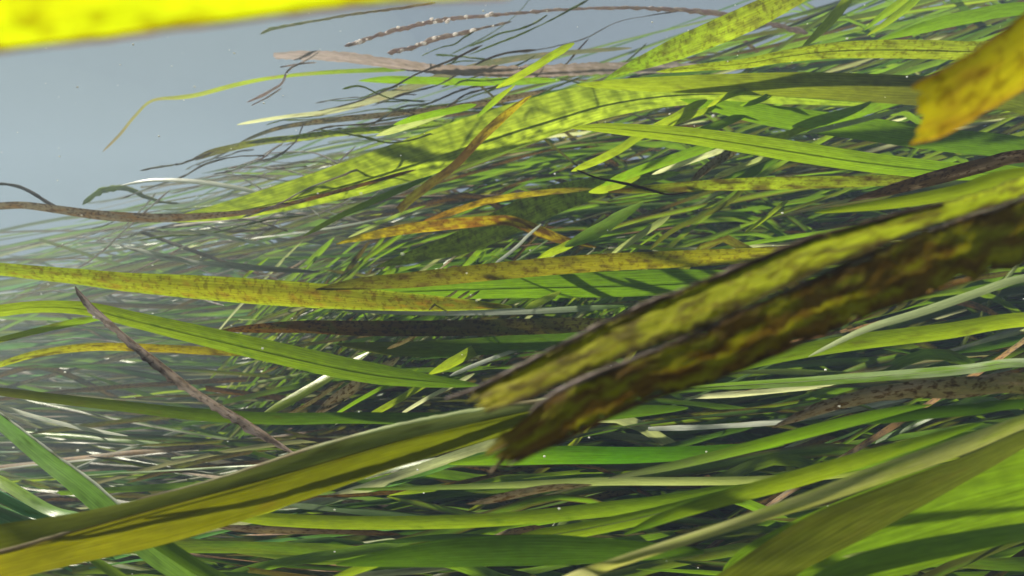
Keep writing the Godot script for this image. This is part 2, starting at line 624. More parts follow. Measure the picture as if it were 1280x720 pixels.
	strand_part(t, "midrib", "dead", crest, d - 0.016, d - 0.008, {a = C.mauve, b = C.olive, amt = 0.45, spot = C.umber, freq = 70.0}, 0.7)
	strand_part(t, "torn_shred", "dead", [[612, 592, 3], [622, 582, 5], [636, 566, 9], [650, 556, 9]], d, d, {a = C.tan, b = C.brown}, 0.6)
	strand_part(t, "torn_shred", "dead", [[556, 499, 2], [572, 494, 4], [588, 489, 6], [606, 484, 6]], d + 0.008, d + 0.008, {a = C.mauve, b = C.brown}, 0.6)
	landmarks.append(["the split brown leaf", PackedVector2Array([Vector2(600, 530), Vector2(700, 490), Vector2(800, 445), Vector2(900, 410), Vector2(1000, 365), Vector2(1100, 330), Vector2(1250, 280)])])

	# the broad yellow green leaf across the lower left
	d = 0.33
	var crease := [[-300, 780, d - 0.08], [-60, 700, d - 0.02], [0, 690, d], [100, 662, d], [200, 634, d + 0.005], [300, 607, d + 0.01], [400, 579, d + 0.015], [500, 550, d + 0.02], [600, 526, d + 0.03], [680, 508, d + 0.04], [760, 487, d + 0.05], [900, 452, d + 0.08]]
	t = thing("creased_leaf", "broad olive yellow leaf with pale crease crossing in front at the lower left", "seagrass leaf", at(900, 452, d + 0.08))
	sheet_part(t, "leaf_half", "matte", [[-300, 740, d - 0.07], [-60, 668, d - 0.016], [0, 655, d + 0.004], [100, 640, d + 0.004], [200, 618, d + 0.008], [300, 591, d + 0.013], [400, 559, d + 0.018], [500, 533, d + 0.023], [600, 514, d + 0.033], [680, 501, d + 0.042], [760, 482, d + 0.055], [900, 448, d + 0.085]], crease,
		{a = Color(0.22, 0.24, 0.012), m = Color(0.24, 0.29, 0.05), b = Color(0.40, 0.47, 0.2), amt = 0.2, spot = C.olive, freq = 30.0}, {bulge = 0.06})
	var low := []
	for r in crease:
		low.append([r[0], r[1] + 2.0, r[2] - 0.001])
	sheet_part(t, "leaf_half", "matte", low, [[-300, 850, d - 0.05], [-60, 742, d - 0.012], [0, 728, d + 0.008], [100, 704, d + 0.008], [200, 682, d + 0.012], [300, 652, d + 0.016], [400, 618, d + 0.02], [500, 583, d + 0.025], [600, 553, d + 0.034], [680, 530, d + 0.045], [760, 502, d + 0.055], [900, 460, d + 0.085]],
		{a = Color(0.26, 0.24, 0.008), m = Color(0.18, 0.20, 0.008), b = Color(0.14, 0.20, 0.02), amt = 0.15, spot = C.rust, opaque = 0.4, freq = 26.0}, {bulge = 0.06})
	var cr := []
	for r in crease.slice(1, 11):
		cr.append([r[0], r[1], 5.0])
	strand_part(t, "midrib", "matte", cr, d - 0.012, d + 0.05, {a = C.tan, b = C.pale, amt = 0.4, spot = C.olive, freq = 20.0}, 0.4)
	strand_part(t, "leaf_margin", "matte", [[170, 625, 2], [240, 608, 4], [300, 591, 6], [400, 559, 8], [500, 533, 9], [600, 514, 9], [680, 501, 7], [760, 482, 5]], d + 0.007, d + 0.048, {a = C.tan, m = C.pale, b = C.pale, amt = 0.35, spot = C.tan, freq = 30.0}, 0.25)
	landmarks.append(["the broad creased leaf", PackedVector2Array([Vector2(0, 690), Vector2(150, 650), Vector2(300, 610), Vector2(450, 565), Vector2(600, 528)])])

	# the heavy folded leaf in the lower right corner
	d = 0.30
	var top := [[560, 800, d - 0.04], [700, 722, d], [760, 700, d], [820, 680, d], [900, 654, d + 0.005], [1000, 618, d + 0.01], [1100, 580, d + 0.02], [1200, 546, d + 0.03], [1290, 514, d + 0.04], [1420, 470, d + 0.06], [1700, 420, d + 0.15]]
	t = thing("creased_leaf", "thick green leaf with pale ridge along its upper edge at the lower right corner", "seagrass leaf", at(1700, 450, d + 0.15))
	sheet_part(t, "leaf_half", "matte", top, [[640, 800, d - 0.05], [745, 722, d - 0.001], [795, 702, d - 0.001], [850, 684, d - 0.001], [925, 660, d + 0.004], [1020, 632, d + 0.009], [1115, 600, d + 0.019], [1210, 566, d + 0.029], [1295, 530, d + 0.039], [1425, 484, d + 0.055], [1700, 430, d + 0.145]],
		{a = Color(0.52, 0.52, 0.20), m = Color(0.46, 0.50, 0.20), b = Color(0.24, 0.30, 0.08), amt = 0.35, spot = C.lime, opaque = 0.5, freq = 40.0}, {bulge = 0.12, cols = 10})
	sheet_part(t, "leaf_half", "matte", [[790, 810, d - 0.04], [868, 740, d + 0.002], [915, 706, d + 0.002], [960, 676, d + 0.006], [1020, 640, d + 0.010], [1115, 603, d + 0.020], [1210, 568, d + 0.030], [1295, 531, d + 0.040], [1425, 485, d + 0.057], [1700, 432, d + 0.147]],
		[[900, 810, d - 0.01], [990, 724, d + 0.012], [1040, 694, d + 0.016], [1090, 668, d + 0.02], [1140, 640, d + 0.025], [1190, 612, d + 0.031], [1240, 584, d + 0.038], [1300, 552, d + 0.046], [1430, 505, d + 0.06], [1700, 452, d + 0.15]],
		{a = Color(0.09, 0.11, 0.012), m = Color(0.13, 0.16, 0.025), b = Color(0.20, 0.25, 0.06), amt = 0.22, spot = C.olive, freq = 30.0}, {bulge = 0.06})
	landmarks.append(["the thick ridged leaf", PackedVector2Array([Vector2(760, 710), Vector2(900, 670), Vector2(1050, 620), Vector2(1200, 565)])])


func make_traced_leaves() -> void:
	var sg := "seagrass leaf"
	var dl := "dead leaf"
	var al := "algae strand"
	var bright_mottle := {a = C.lime, b = C.lime, amt = 0.42, spot = C.bright, opaque = 0.7, freq = 60.0}
	var brown_mottle := {a = C.lime, b = C.olive, amt = 0.5, spot = C.brown, opaque = 0.8, freq = 55.0}
	# ---- open water at the upper left: withered tips and algae strands
	leaf("algae_strand", "whitish beaded algae strand, upper of the pair trailing into open water", al, "strand", {a = C.lilac, b = C.lilac, bead = Color(0.75, 0.66, 0.58), thin = 0.62}, 1.15, 1.3,
		[[430, 58, 5], [455, 50, 6], [480, 42, 7], [530, 29, 7], [570, 23, 6], [640, 17, 5], [720, 11, 5], [800, 10, 6], [870, 14, 8], [940, 24, 8], [1010, 42, 8]], {lumps = 0.9, mark = "the beaded algae strands"})
	leaf("algae_strand", "pinkish beaded algae strand with dark tip, lower of the beaded pair", al, "strand", {a = C.lilac, m = C.lilac, b = C.tan, bead = Color(0.78, 0.68, 0.60), thin = 0.62}, 1.15, 1.2,
		[[484, 66, 7], [500, 63, 8], [524, 56, 7], [545, 49, 8], [575, 42, 7], [600, 36, 4], [640, 27, 3]], {lumps = 0.9})
	leaf("algae_strand", "thin grey green algae thread just under the overhanging yellow leaf", al, "strand", {a = C.pale, b = C.lilac, bead = Color(0.7, 0.7, 0.55), thin = 0.7}, 1.1, 1.1,
		[[325, 43, 3], [340, 36, 5], [365, 31, 4], [400, 25, 3], [440, 18, 4], [500, 10, 4], [545, 3, 3]], {lumps = 0.7})
	var w := leaf("withered_leaf", "greyish brown withered leaf with blunt frayed tip in open water", dl, "wisp", {a = Color(0.34, 0.30, 0.29), m = Color(0.28, 0.21, 0.16), b = C.slate, amt = 0.4, spot = Color(0.36, 0.30, 0.29), freq = 60.0}, 1.05, 1.2,
		[[343, 70, 7], [370, 70, 10], [400, 70, 11], [440, 73, 12], [490, 80, 12], [560, 88, 12], [650, 90, 14], [760, 86, 14], [900, 84, 12]], {tip = "torn", ragged = 0.3, mark = "the frayed withered leaf"})
	for q in [[[400, 64, 3], [385, 74, 3], [360, 88, 4], [352, 104, 4], [330, 118, 5], [308, 128, 2]], [[352, 110, 2], [335, 121, 3], [314, 132, 2]], [[396, 78, 2], [372, 80, 3], [350, 84, 2]]]:
		var line := trace(q, 1.04, 1.04, 0.0)
		var sd := strand(line, 30, 5, {a = Color(0.82, 0.76, 0.72), b = C.lilac, bead = Color(0.85, 0.78, 0.75), thin = 0.7}, 0.6)
		if w is MeshInstance3D:
			mesh_node("frayed_thread", as_mesh(moved(sd[0], -w.position)), mats.wisp, Vector3.ZERO, w)
	leaf("seagrass_leaf", "very slender pale green leaf curving down into open water at its tip", sg, "fresh", {a = C.mauve, m = C.lime, b = C.green, amt = 0.2, spot = C.tan}, 1.25, 1.3,
		[[128, 190, 2], [150, 168, 3], [168, 146, 3], [190, 126, 3], [225, 122, 5], [250, 118, 5], [300, 105, 5], [350, 96, 4], [420, 90, 5], [520, 86, 6]], {roll = 0.2})
	leaf("seagrass_leaf", "slender silvery leaf, its pale tip poking out below the frayed withered leaf", sg, "fresh", {a = C.silver, m = C.slate, b = C.slate, amt = 0.25, spot = C.mauve}, 1.2, 1.3,
		[[296, 156, 3], [330, 150, 4], [365, 145, 4], [410, 140, 6], [450, 130, 8], [500, 114, 9], [560, 94, 9], [620, 78, 8], [690, 68, 6], [790, 60, 4]], {roll = 0.5})
	leaf("withered_leaf", "dark slender leaf lying just above the mottled dark tipped leaf", dl, "dead", {a = C.slate, b = C.mauve, amt = 0.4, spot = C.tan}, 1.25, 1.3,
		[[300, 178, 3], [350, 160, 5], [420, 150, 7], [500, 142, 7], [600, 130, 8], [690, 112, 6]], {roll = 0.4})
	leaf("seagrass_leaf", "mottled yellow green leaf with dark tip, trailing alone toward open water", sg, "mottled", {a = C.umber, m = C.lime, b = C.bright, amt = 0.4, spot = C.slate, freq = 70.0}, 1.15, 1.25,
		[[244, 199, 4], [262, 192, 8], [285, 186, 8], [330, 177, 8], [380, 172, 8], [430, 166, 8], [500, 160, 9], [580, 150, 9]], {tip = "torn", mark = "the dark tipped mottled leaf"})
	leaf("seagrass_leaf", "arched leaf with painted silvery white glint above the wide bright dappled leaf's tip", sg, "fresh", {a = C.silver, b = C.silver, amt = 0.15, spot = C.tan}, 1.05, 1.1,
		[[150, 232, 3], [190, 225, 4], [240, 226, 6], [290, 233, 6], [325, 241, 4], [360, 252, 3]], {roll = 0.9})  # the white glint is painted as the leaf colour
	leaf("algae_strand", "short faint yellow green thread rising at the edge of the open water", al, "strand", {a = C.lime, b = C.olive, amt = 0.3, spot = C.slate}, 1.3, 1.3,
		[[103, 256, 4], [118, 244, 6], [135, 236, 7], [160, 236, 6], [178, 244, 5], [200, 252, 3], [225, 254, 2]], {lumps = 0.6})
	leaf("algae_strand", "dark thin thread arching onto the long brown leaf from open water", al, "strand", {a = C.slate, b = C.mauve, amt = 0.3, spot = C.umber}, 1.0, 1.02,
		[[-40, 236, 2], [0, 230, 3], [25, 234, 4], [45, 244, 4], [64, 256, 4], [80, 264, 3]], {lumps = 0.3})
	leaf("withered_leaf", "long narrow brown leaf reaching left into open water under the dark thread", dl, "dead", {a = C.tan, m = C.mauve, b = C.brown, amt = 0.4, spot = C.rust}, 0.98, 1.0,
		[[-60, 262, 6], [0, 258, 9], [30, 257, 9], [70, 262, 10], [130, 270, 12], [200, 273, 11], [260, 270, 8], [330, 262, 6], [420, 240, 5], [520, 212, 4]], {roll = 0.3, mark = "the long brown leaf"})
	# pale beads that sit along the two beaded strands
	var ball := SphereMesh.new()
	ball.radius = 0.5
	ball.height = 1.0
	ball.radial_segments = 9
	ball.rings = 6
	var pale := StandardMaterial3D.new()
	pale.albedo_color = Color(0.84, 0.77, 0.74)
	pale.roughness = 0.7
	pale.backlight_enabled = true
	pale.backlight = Color(1, 1, 1)
	for row in [["algae_strand", [[438, 55], [449, 52], [457, 50], [482, 41], [500, 36], [529, 29], [541, 27], [558, 25], [585, 22], [612, 19]], 1.16], ["algae_strand_001", [[499, 64], [523, 57], [530, 54], [545, 48], [572, 43], [590, 38], [612, 33]], 1.16]]:
		var host: Node3D = get_node(row[0])
		for q in row[1]:
			for k in rng.randi_range(1, 3):
				var bead := mesh_node("bead", ball, pale, at(q[0] + rng.randfn(0.0, 2.5), q[1] + rng.randfn(0.0, 1.2), row[2] - 0.005) - host.position, host)
				var size := rng.randf_range(0.002, 0.0068)
				bead.scale = Vector3(size * 1.7, size, size * 0.8)
				bead.rotation = Vector3(0.0, 0.0, rng.randf_range(0.0, 0.7))
	# ---- the wide bright leaf, caustic dapple painted into its colours
	leaf("seagrass_leaf", "widest bright yellow green leaf with painted sun-dapple, brown middle line, sweeping up in full sun", sg, "fresh", {a = C.lime, m = Color(0.44, 0.58, 0.06), b = Color(0.30, 0.45, 0.03), amt = 0.46, spot = Color(0.15, 0.22, 0.02), opaque = 0.75, freq = 60.0}, 1.0, 1.1,
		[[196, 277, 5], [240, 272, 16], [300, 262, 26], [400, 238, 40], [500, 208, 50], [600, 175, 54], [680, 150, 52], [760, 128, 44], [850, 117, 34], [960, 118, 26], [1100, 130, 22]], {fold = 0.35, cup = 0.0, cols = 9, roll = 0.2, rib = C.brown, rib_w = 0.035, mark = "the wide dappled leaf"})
	leaf("withered_leaf", "dark brown narrow leaf crossing over the wide dappled leaf diagonally, golden at its top", dl, "mottled", {a = C.olive, m = C.brown, b = C.gold, amt = 0.4, spot = C.umber, freq = 50.0}, 0.92, 0.9,
		[[498, 264, 9], [515, 248, 11], [540, 229, 11], [570, 206, 10], [600, 174, 11], [630, 146, 12], [652, 128, 12], [664, 120, 8]], {tip = "torn", end = "point", mark = "the brown diagonal leaf"})
	leaf("seagrass_leaf", "short lime green pointed leaf beside the top of the brown diagonal leaf", sg, "fresh", {a = C.bright, b = C.lime}, 0.95, 0.93, [[596, 146, 5], [610, 134, 8], [626, 120, 9], [644, 106, 6]], {end = "point", roll = 0.1})
	leaf("seagrass_leaf", "thin straight pale green leaf slanting below the brown diagonal leaf's lower end", sg, "fresh", {a = C.pale, b = C.bright}, 0.95, 0.95, [[435, 297, 3], [470, 281, 4], [500, 268, 4], [532, 257, 3]], {end = "point", roll = 0.2})
	leaf("seagrass_leaf", "thin straight yellow green leaf slanting under the wide dappled leaf", sg, "fresh", {a = C.lime, b = C.green}, 1.0, 1.05, [[378, 296, 4], [400, 284, 6], [430, 268, 7], [480, 246, 8], [540, 220, 8]], {roll = 0.4})
	leaf("seagrass_leaf", "short vivid green leaf tip lying flat above the cluster of silvery leaves", sg, "fresh", {a = C.bright, b = C.bright, amt = 0.2, spot = C.olive}, 1.15, 1.2, [[448, 101, 4], [480, 100, 9], [530, 101, 9], [600, 103, 9], [700, 100, 10]], {})
	leaf("seagrass_leaf", "silvery narrow leaf pointing down right under the long brown leaf", sg, "fresh", {a = C.silver, b = C.silver, amt = 0.2, spot = C.slate}, 1.0, 1.0, [[225, 287, 2], [260, 291, 4], [300, 299, 5], [344, 308, 3]], {end = "point", roll = 1.0})
	leaf("seagrass_leaf", "broader silvery white leaf lying slantwise over the tangle beneath the long brown leaf", sg, "fresh", {a = C.silver, b = C.slate, amt = 0.25, spot = C.mauve}, 0.95, 1.0, [[150, 308, 2], [175, 313, 7], [205, 320, 8], [245, 327, 5], [280, 330, 8], [330, 335, 7], [400, 340, 5]], {roll = 0.8})
	# ---- middle of the bank
	leaf("seagrass_leaf", "orange stained mottled leaf turning dark and bending down at its right end", sg, "mottled", {a = C.olive, m = C.rust, b = C.umber, amt = 0.45, spot = C.gold, freq = 60.0}, 0.88, 0.86,
		[[420, 305, 5], [450, 298, 9], [500, 288, 13], [560, 281, 14], [610, 277, 13], [640, 277, 13], [670, 288, 14], [705, 301, 13], [745, 309, 8]], {end = "point", mark = "the orange stained leaf"})
	leaf("seagrass_leaf", "narrow orange brown leaf arching just over the orange stained leaf", sg, "mottled", {a = C.rust, m = C.gold, b = C.olive, amt = 0.4, spot = C.brown}, 0.95, 0.95, [[530, 276, 6], [560, 267, 8], [600, 254, 8], [640, 246, 8], [690, 240, 7], [740, 236, 7]], {})
	leaf("seagrass_leaf", "glowing yellow green blotched leaf rising out from under the orange stained leaf", sg, "mottled", {a = C.lime, m = C.lime, b = C.bright, amt = 0.4, spot = C.olive, freq = 60.0}, 0.98, 1.05, [[470, 334, 10], [520, 320, 20], [580, 303, 30], [630, 280, 36], [690, 252, 38], [760, 232, 30], [850, 216, 22]], {roll = 0.1})
	leaf("seagrass_leaf", "olive brown leaf turning bright yellow to the right, above the clean green leaf", sg, "mottled", {a = C.olive, m = Color(0.30, 0.28, 0.015), b = Color(0.48, 0.50, 0.015), amt = 0.30, spot = C.brown, freq = 50.0}, 0.72, 0.70,
		[[395, 362, 8], [450, 355, 15], [520, 350, 20], [640, 338, 22], [750, 329, 22], [860, 324, 21], [980, 318, 18], [1120, 312, 16]], {roll = 0.1, mark = "the half yellow leaf"})
	leaf("seagrass_leaf", "clean mid green flat leaf running level beneath the half yellow leaf", sg, "fresh", {a = C.bright, m = Color(0.15, 0.29, 0.012), b = C.green}, 0.80, 0.78,
		[[400, 369, 6], [470, 366, 20], [560, 362, 27], [660, 359, 30], [760, 357, 32], [890, 352, 34], [1000, 346, 34]], {roll = 0.4, rib = C.pale, rib_w = 0.02, mark = "the clean green leaf"})
	leaf("seagrass_leaf", "long yellow edged leaf with brown mottled face entering at the left border", sg, "mottled", {a = C.lime, m = Color(0.34, 0.36, 0.015), b = C.olive, amt = 0.34, spot = C.rust, opaque = 0.7, freq = 60.0, edge = C.lime, edge_w = 0.35}, 0.74, 0.72,
		[[-40, 336, 16], [0, 338, 16], [50, 343, 18], [100, 348, 20], [160, 355, 24], [250, 362, 30], [330, 368, 32], [420, 374, 30], [520, 380, 22], [640, 384, 14]], {fold = 0.3, cup = 0.0, tip = "none", roll = 0.5, mark = "the long yellow edged leaf"})
	leaf("seagrass_leaf", "yellow green leaf arching from the left border then sloping down, greener to the right", sg, "fresh", {a = C.lime, m = Color(0.26, 0.40, 0.02), b = C.green, amt = 0.2, spot = C.green}, 0.66, 0.62,
		[[-40, 394, 14], [0, 389, 15], [50, 384, 15], [110, 387, 17], [170, 401, 20], [250, 420, 24], [340, 441, 27], [440, 463, 27], [520, 475, 22], [600, 482, 14]], {tip = "none", roll = 0.3, rib = C.lime, rib_w = 0.018, mark = "the arching yellow green leaf"})
	leaf("seagrass_leaf", "slender light green leaf rising to meet the arching yellow green leaf", sg, "fresh", {a = C.lime, b = C.bright, amt = 0.25, spot = C.olive}, 0.72, 0.7, [[-30, 430, 6], [0, 425, 7], [50, 413, 8], [100, 402, 9], [140, 395, 7]], {end = "point"})
	leaf("seagrass_leaf", "narrow yellowish leaf arching level under the arching yellow green leaf", sg, "mottled", {a = C.lime, m = C.gold, b = C.olive, amt = 0.35, spot = C.brown}, 0.8, 0.8, [[-30, 466, 6], [0, 456, 7], [50, 442, 9], [120, 434, 10], [200, 436, 10], [280, 440, 10], [370, 442, 8]], {})
	leaf("brown_stalk", "purplish brown bare stalk slanting down to the right over the level leaves", "stalk", "dead", {a = C.mauve, m = Color(0.22, 0.16, 0.12), b = C.mauve, amt = 0.42, spot = C.brown, freq = 60.0}, 0.60, 0.56,
		[[94, 358, 4], [112, 380, 8], [140, 404, 9], [172, 431, 10], [220, 470, 10], [260, 497, 11], [300, 522, 10], [340, 548, 9], [380, 574, 6]], {roll = 0.95, ragged = 0.5, cup = 0.5, wave = 0.002, mark = "the brown stalk"})
	leaf("withered_leaf", "dark reddish brown leaf lying level above the arching yellow green leaf", dl, "dead", {a = C.rust, m = C.brown, b = C.olive, amt = 0.35, spot = C.olive}, 0.74, 0.7, [[276, 413, 5], [320, 411, 11], [380, 409, 16], [450, 411, 19], [560, 411, 20], [690, 408, 20], [800, 402, 16]], {roll = 0.15, mark = "the reddish brown leaf"})
	leaf("seagrass_leaf", "dull olive leaf lying level just under the reddish brown leaf", sg, "fresh", {a = C.olive, m = C.green, b = C.green, amt = 0.2, spot = C.olive}, 0.78, 0.74, [[420, 430, 8], [500, 437, 18], [600, 434, 22], [700, 424, 20], [820, 408, 16]], {roll = -0.3})
	leaf("seagrass_leaf", "pale shining leaf end lying level between the reddish brown leaf and the clean green leaf", sg, "fresh", {a = C.slate, m = C.silver, b = C.green}, 0.8, 0.76, [[390, 378, 6], [440, 384, 10], [500, 388, 9], [570, 389, 9], [660, 388, 8], [780, 382, 8]], {roll = 0.8})
	leaf("seagrass_leaf", "long thin level green leaf passing behind the brown stalk's lower end", sg, "fresh", {a = C.olive, m = C.green, b = C.green, amt = 0.15, spot = C.olive}, 0.66, 0.6,
		[[-40, 488, 8], [0, 490, 10], [70, 499, 12], [150, 508, 13], [250, 519, 15], [350, 524, 15], [440, 523, 14], [560, 524, 16], [700, 520, 18], [860, 510, 18]], {tip = "none", roll = 0.3})
	leaf("seagrass_leaf", "very thin leaf with painted white glint sloping down near the left border", sg, "fresh", {a = C.silver, b = C.silver, amt = 0.1, spot = C.teal}, 0.62, 0.64, [[-30, 498, 4], [0, 507, 5], [50, 522, 5], [100, 534, 5], [160, 545, 4]], {end = "point", tip = "none", roll = 0.9})  # its glint comes from a painted silver colour
	leaf("seagrass_leaf", "green leaf with painted white upper-edge highlight slanting steeply down behind the broad creased leaf", sg, "fresh", {a = Color(0.20, 0.42, 0.10), b = C.bright, amt = 0.2, spot = C.green}, 0.50, 0.44,
		[[-60, 474, 12], [-20, 508, 14], [20, 540, 17], [60, 572, 20], [100, 602, 23], [150, 646, 25], [190, 686, 24], [240, 724, 22], [330, 790, 20]], {tip = "none", roll = 0.85, rib = C.silver, rib_at = 0.93, rib_w = 0.07, mark = "the steep leaf with painted highlight"})  # the offset rib is a painted white highlight, no real midrib
	var q := 0
	for f in [[0, 600, 62, 636, 112, 642, 9, "uppermost"], [-10, 614, 40, 640, 84, 650, 8, "second from the top"], [-10, 632, 24, 648, 52, 654, 9, "third from the top"], [-20, 640, 8, 654, 30, 664, 9, "lowest"]]:
		leaf("seagrass_leaf", "small sea green leaf fanning at the left border, %s of four" % f[7], sg, "fresh", {a = [C.lime, C.teal, C.green, C.teal][q], b = C.teal, amt = 0.2, spot = C.green}, 0.5, 0.46,
			[[f[0] - 60, f[1] - 26, f[6]], [f[0], f[1], f[6] + 3], [f[2], f[3], f[6] + 3], [f[4], f[5] + 8, f[6]], [f[4] + 60, f[5] + 50, f[6]]], {tip = "none", roll = 0.85, group = "small leaves fanning at the left border"})
		q += 1
	leaf("seagrass_leaf", "green leaf emerging under the broad creased leaf, upper of two pointing to the bottom edge", sg, "fresh", {a = C.green, b = C.bright}, 0.42, 0.40, [[150, 650, 14], [200, 680, 16], [250, 712, 16], [300, 740, 16], [380, 790, 14]], {roll = -0.3})
	leaf("seagrass_leaf", "vivid green small leaf under the broad creased leaf near the bottom edge", sg, "fresh", {a = C.bright, b = C.lime}, 0.42, 0.40, [[100, 690, 8], [135, 712, 10], [170, 735, 10], [230, 780, 10]], {roll = -0.2})
	leaf("seagrass_leaf", "bright yellow green side leaf branching low from the broad creased leaf", sg, "fresh", {a = Color(0.45, 0.52, 0.02), b = C.lime}, 0.40, 0.42, [[276, 654, 10], [310, 642, 16], [350, 630, 14], [395, 616, 8]], {end = "point", roll = 0.0})
	leaf("seagrass_leaf", "long level lime to green leaf just beneath the broad creased leaf", sg, "fresh", {a = C.lime, m = C.bright, b = C.green, amt = 0.2, spot = C.green}, 0.46, 0.48,
		[[278, 646, 12], [340, 650, 15], [440, 654, 16], [560, 653, 16], [650, 648, 16], [760, 637, 18], [860, 624, 18], [1000, 596, 16], [1120, 570, 14], [1285, 530, 12]], {roll = -0.15, mark = "the long lime leaf"})
	leaf("withered_leaf", "brownish grey narrow leaf lying right below the long lime leaf", dl, "dead", {a = C.mauve, b = C.brown, amt = 0.3, spot = C.tan}, 0.48, 0.5, [[262, 657, 4], [300, 661, 8], [350, 663, 9], [420, 664, 8], [500, 668, 6]], {end = "point"})
	leaf("seagrass_leaf", "thin pale yellow level leaf running right below the split brown leaf's tip", sg, "fresh", {a = C.green, m = C.pale, b = C.lime}, 0.46, 0.48, [[440, 612, 3], [520, 610, 5], [600, 608, 7], [680, 605, 9], [760, 602, 10], [860, 602, 10], [960, 600, 10], [1060, 592, 9], [1200, 572, 8]], {roll = -0.2, mark = "the thin pale yellow leaf"})
	leaf("withered_leaf", "pale brown short dead leaf tip hanging below the thin pale yellow leaf", dl, "dead", {a = C.mauve, b = C.tan, amt = 0.3, spot = C.slate}, 0.44, 0.46, [[583, 630, 4], [610, 626, 8], [650, 617, 10], [690, 610, 8], [740, 606, 5]], {end = "point"})
	leaf("seagrass_leaf", "yellow green blade end with pale streak below the long lime leaf", sg, "fresh", {a = C.lime, m = C.bright, b = C.green}, 0.42, 0.44, [[612, 684, 8], [660, 674, 18], [720, 664, 18], [800, 648, 17], [880, 628, 16], [980, 602, 14], [1080, 576, 12], [1200, 540, 10]], {roll = 0.1, rib = C.pale, rib_w = 0.03})
	leaf("seagrass_leaf", "glossy vivid green level leaf below the split brown leaf's dark end", sg, "fresh", {a = C.bright, m = Color(0.09, 0.28, 0.015), b = C.green}, 0.52, 0.52, [[560, 580, 8], [620, 574, 18], [700, 570, 22], [790, 570, 20], [880, 566, 16], [980, 556, 12]], {roll = -0.4})
	leaf("seagrass_leaf", "dark green leaf lying level along the bottom edge", sg, "fresh", {a = C.green, m = C.deep, b = C.green}, 0.4, 0.4, [[420, 706, 14], [520, 696, 30], [640, 690, 36], [760, 690, 34], [880, 690, 30]], {roll = -0.5})
	leaf("seagrass_leaf", "narrow light green leaf pointing up right at the bottom edge", sg, "fresh", {a = C.lime, b = C.bright}, 0.4, 0.42, [[400, 730, 8], [440, 715, 10], [490, 698, 10], [550, 680, 7]], {end = "point"})
	# ---- lower right
	leaf("seagrass_leaf", "green level leaf with painted whitish sheen right under the split brown leaf", sg, "fresh", {a = C.bright, m = Color(0.46, 0.56, 0.36), b = Color(0.34, 0.46, 0.2), amt = 0.42, spot = C.bright, freq = 40.0}, 0.48, 0.46,
		[[860, 484, 5], [920, 481, 9], [990, 477, 11], [1060, 472, 12], [1140, 466, 12], [1210, 460, 12], [1285, 452, 11]], {roll = 0.85, rib = C.pale, rib_w = 0.04, mark = "the shiny whitish leaf"})  # a whitish glint is put into the middle of its colour
	leaf("seagrass_leaf", "yellow green leaf fanning up right between the split leaf and the shiny whitish leaf", sg, "fresh", {a = C.green, m = C.lime, b = C.green, amt = 0.25, spot = C.olive}, 0.52, 0.5, [[870, 474, 6], [930, 456, 14], [1000, 440, 18], [1080, 427, 20], [1180, 415, 20], [1285, 400, 18]], {roll = 0.2})
	leaf("seagrass_leaf", "pale green thin leaf along the lower edge of the split brown leaf", sg, "fresh", {a = C.pale, b = C.green}, 0.46, 0.44, [[1010, 446, 3], [1080, 412, 8], [1150, 390, 10], [1220, 366, 10], [1285, 346, 10]], {roll = 0.6})
	leaf("withered_leaf", "tan grey dead leaf with olive blotches, its bleached end showing torn edge", dl, "dead", {a = C.mauve, m = C.olive, b = C.tan, amt = 0.3, spot = C.mauve, freq = 50.0}, 0.46, 0.42,
		[[965, 535, 5], [1000, 520, 12], [1040, 506, 16], [1090, 494, 18], [1150, 487, 22], [1210, 484, 26], [1285, 480, 26]], {roll = 0.1, ragged = 0.25, mark = "the tan dead leaf"})
	leaf("seagrass_leaf", "straight bright green leaf slanting up right beneath the tan dead leaf", sg, "fresh", {a = C.slate, m = C.bright, b = C.green, amt = 0.2, spot = C.slate}, 0.42, 0.40, [[760, 598, 4], [840, 583, 10], [940, 559, 13], [1040, 533, 14], [1120, 514, 12], [1165, 506, 6]], {end = "point", roll = 0.5})
	leaf("seagrass_leaf", "dark green leaf running right under the tan dead leaf to the right border", sg, "fresh", {a = C.deep, b = C.green}, 0.42, 0.4, [[1080, 530, 8], [1150, 518, 14], [1220, 512, 14], [1285, 505, 12]], {roll = 0.1})
	leaf("seagrass_leaf", "yellow green leaf lying close along the top of the thick ridged leaf", sg, "fresh", {a = C.green, m = C.lime, b = C.green, amt = 0.2, spot = C.green}, 0.36, 0.38, [[780, 668, 8], [840, 644, 14], [920, 620, 18], [1000, 598, 20], [1080, 574, 18], [1160, 550, 12], [1230, 528, 8]], {roll = 0.3, end = "point"})
	leaf("seagrass_leaf", "very broad vivid green leaf glowing behind the thick ridged leaf", sg, "fresh", {a = Color(0.14, 0.26, 0.015), m = Color(0.30, 0.50, 0.015), b = Color(0.28, 0.46, 0.015), amt = 0.2, spot = C.bright, freq = 16.0}, 0.365, 0.36, [[900, 730, 50], [1000, 700, 84], [1100, 668, 100], [1200, 636, 104], [1300, 610, 100], [1400, 584, 90]], {roll = -0.75, tip = "round", cols = 11, cup = 0.0})
	leaf("seagrass_leaf", "green leaf curving along the bottom edge under the very broad vivid leaf", sg, "fresh", {a = C.bright, b = C.green, amt = 0.15, spot = C.green}, 0.3, 0.32, [[990, 738, 14], [1060, 712, 24], [1130, 694, 26], [1200, 680, 24], [1290, 664, 20]], {roll = 0.2})
	leaf("seagrass_leaf", "small light leaf tip lying in the dark gap under the very broad vivid leaf", sg, "fresh", {a = C.pale, b = C.lime}, 0.34, 0.34, [[1052, 696, 3], [1090, 692, 7], [1130, 690, 6], [1170, 688, 4]], {end = "point", roll = 0.4})
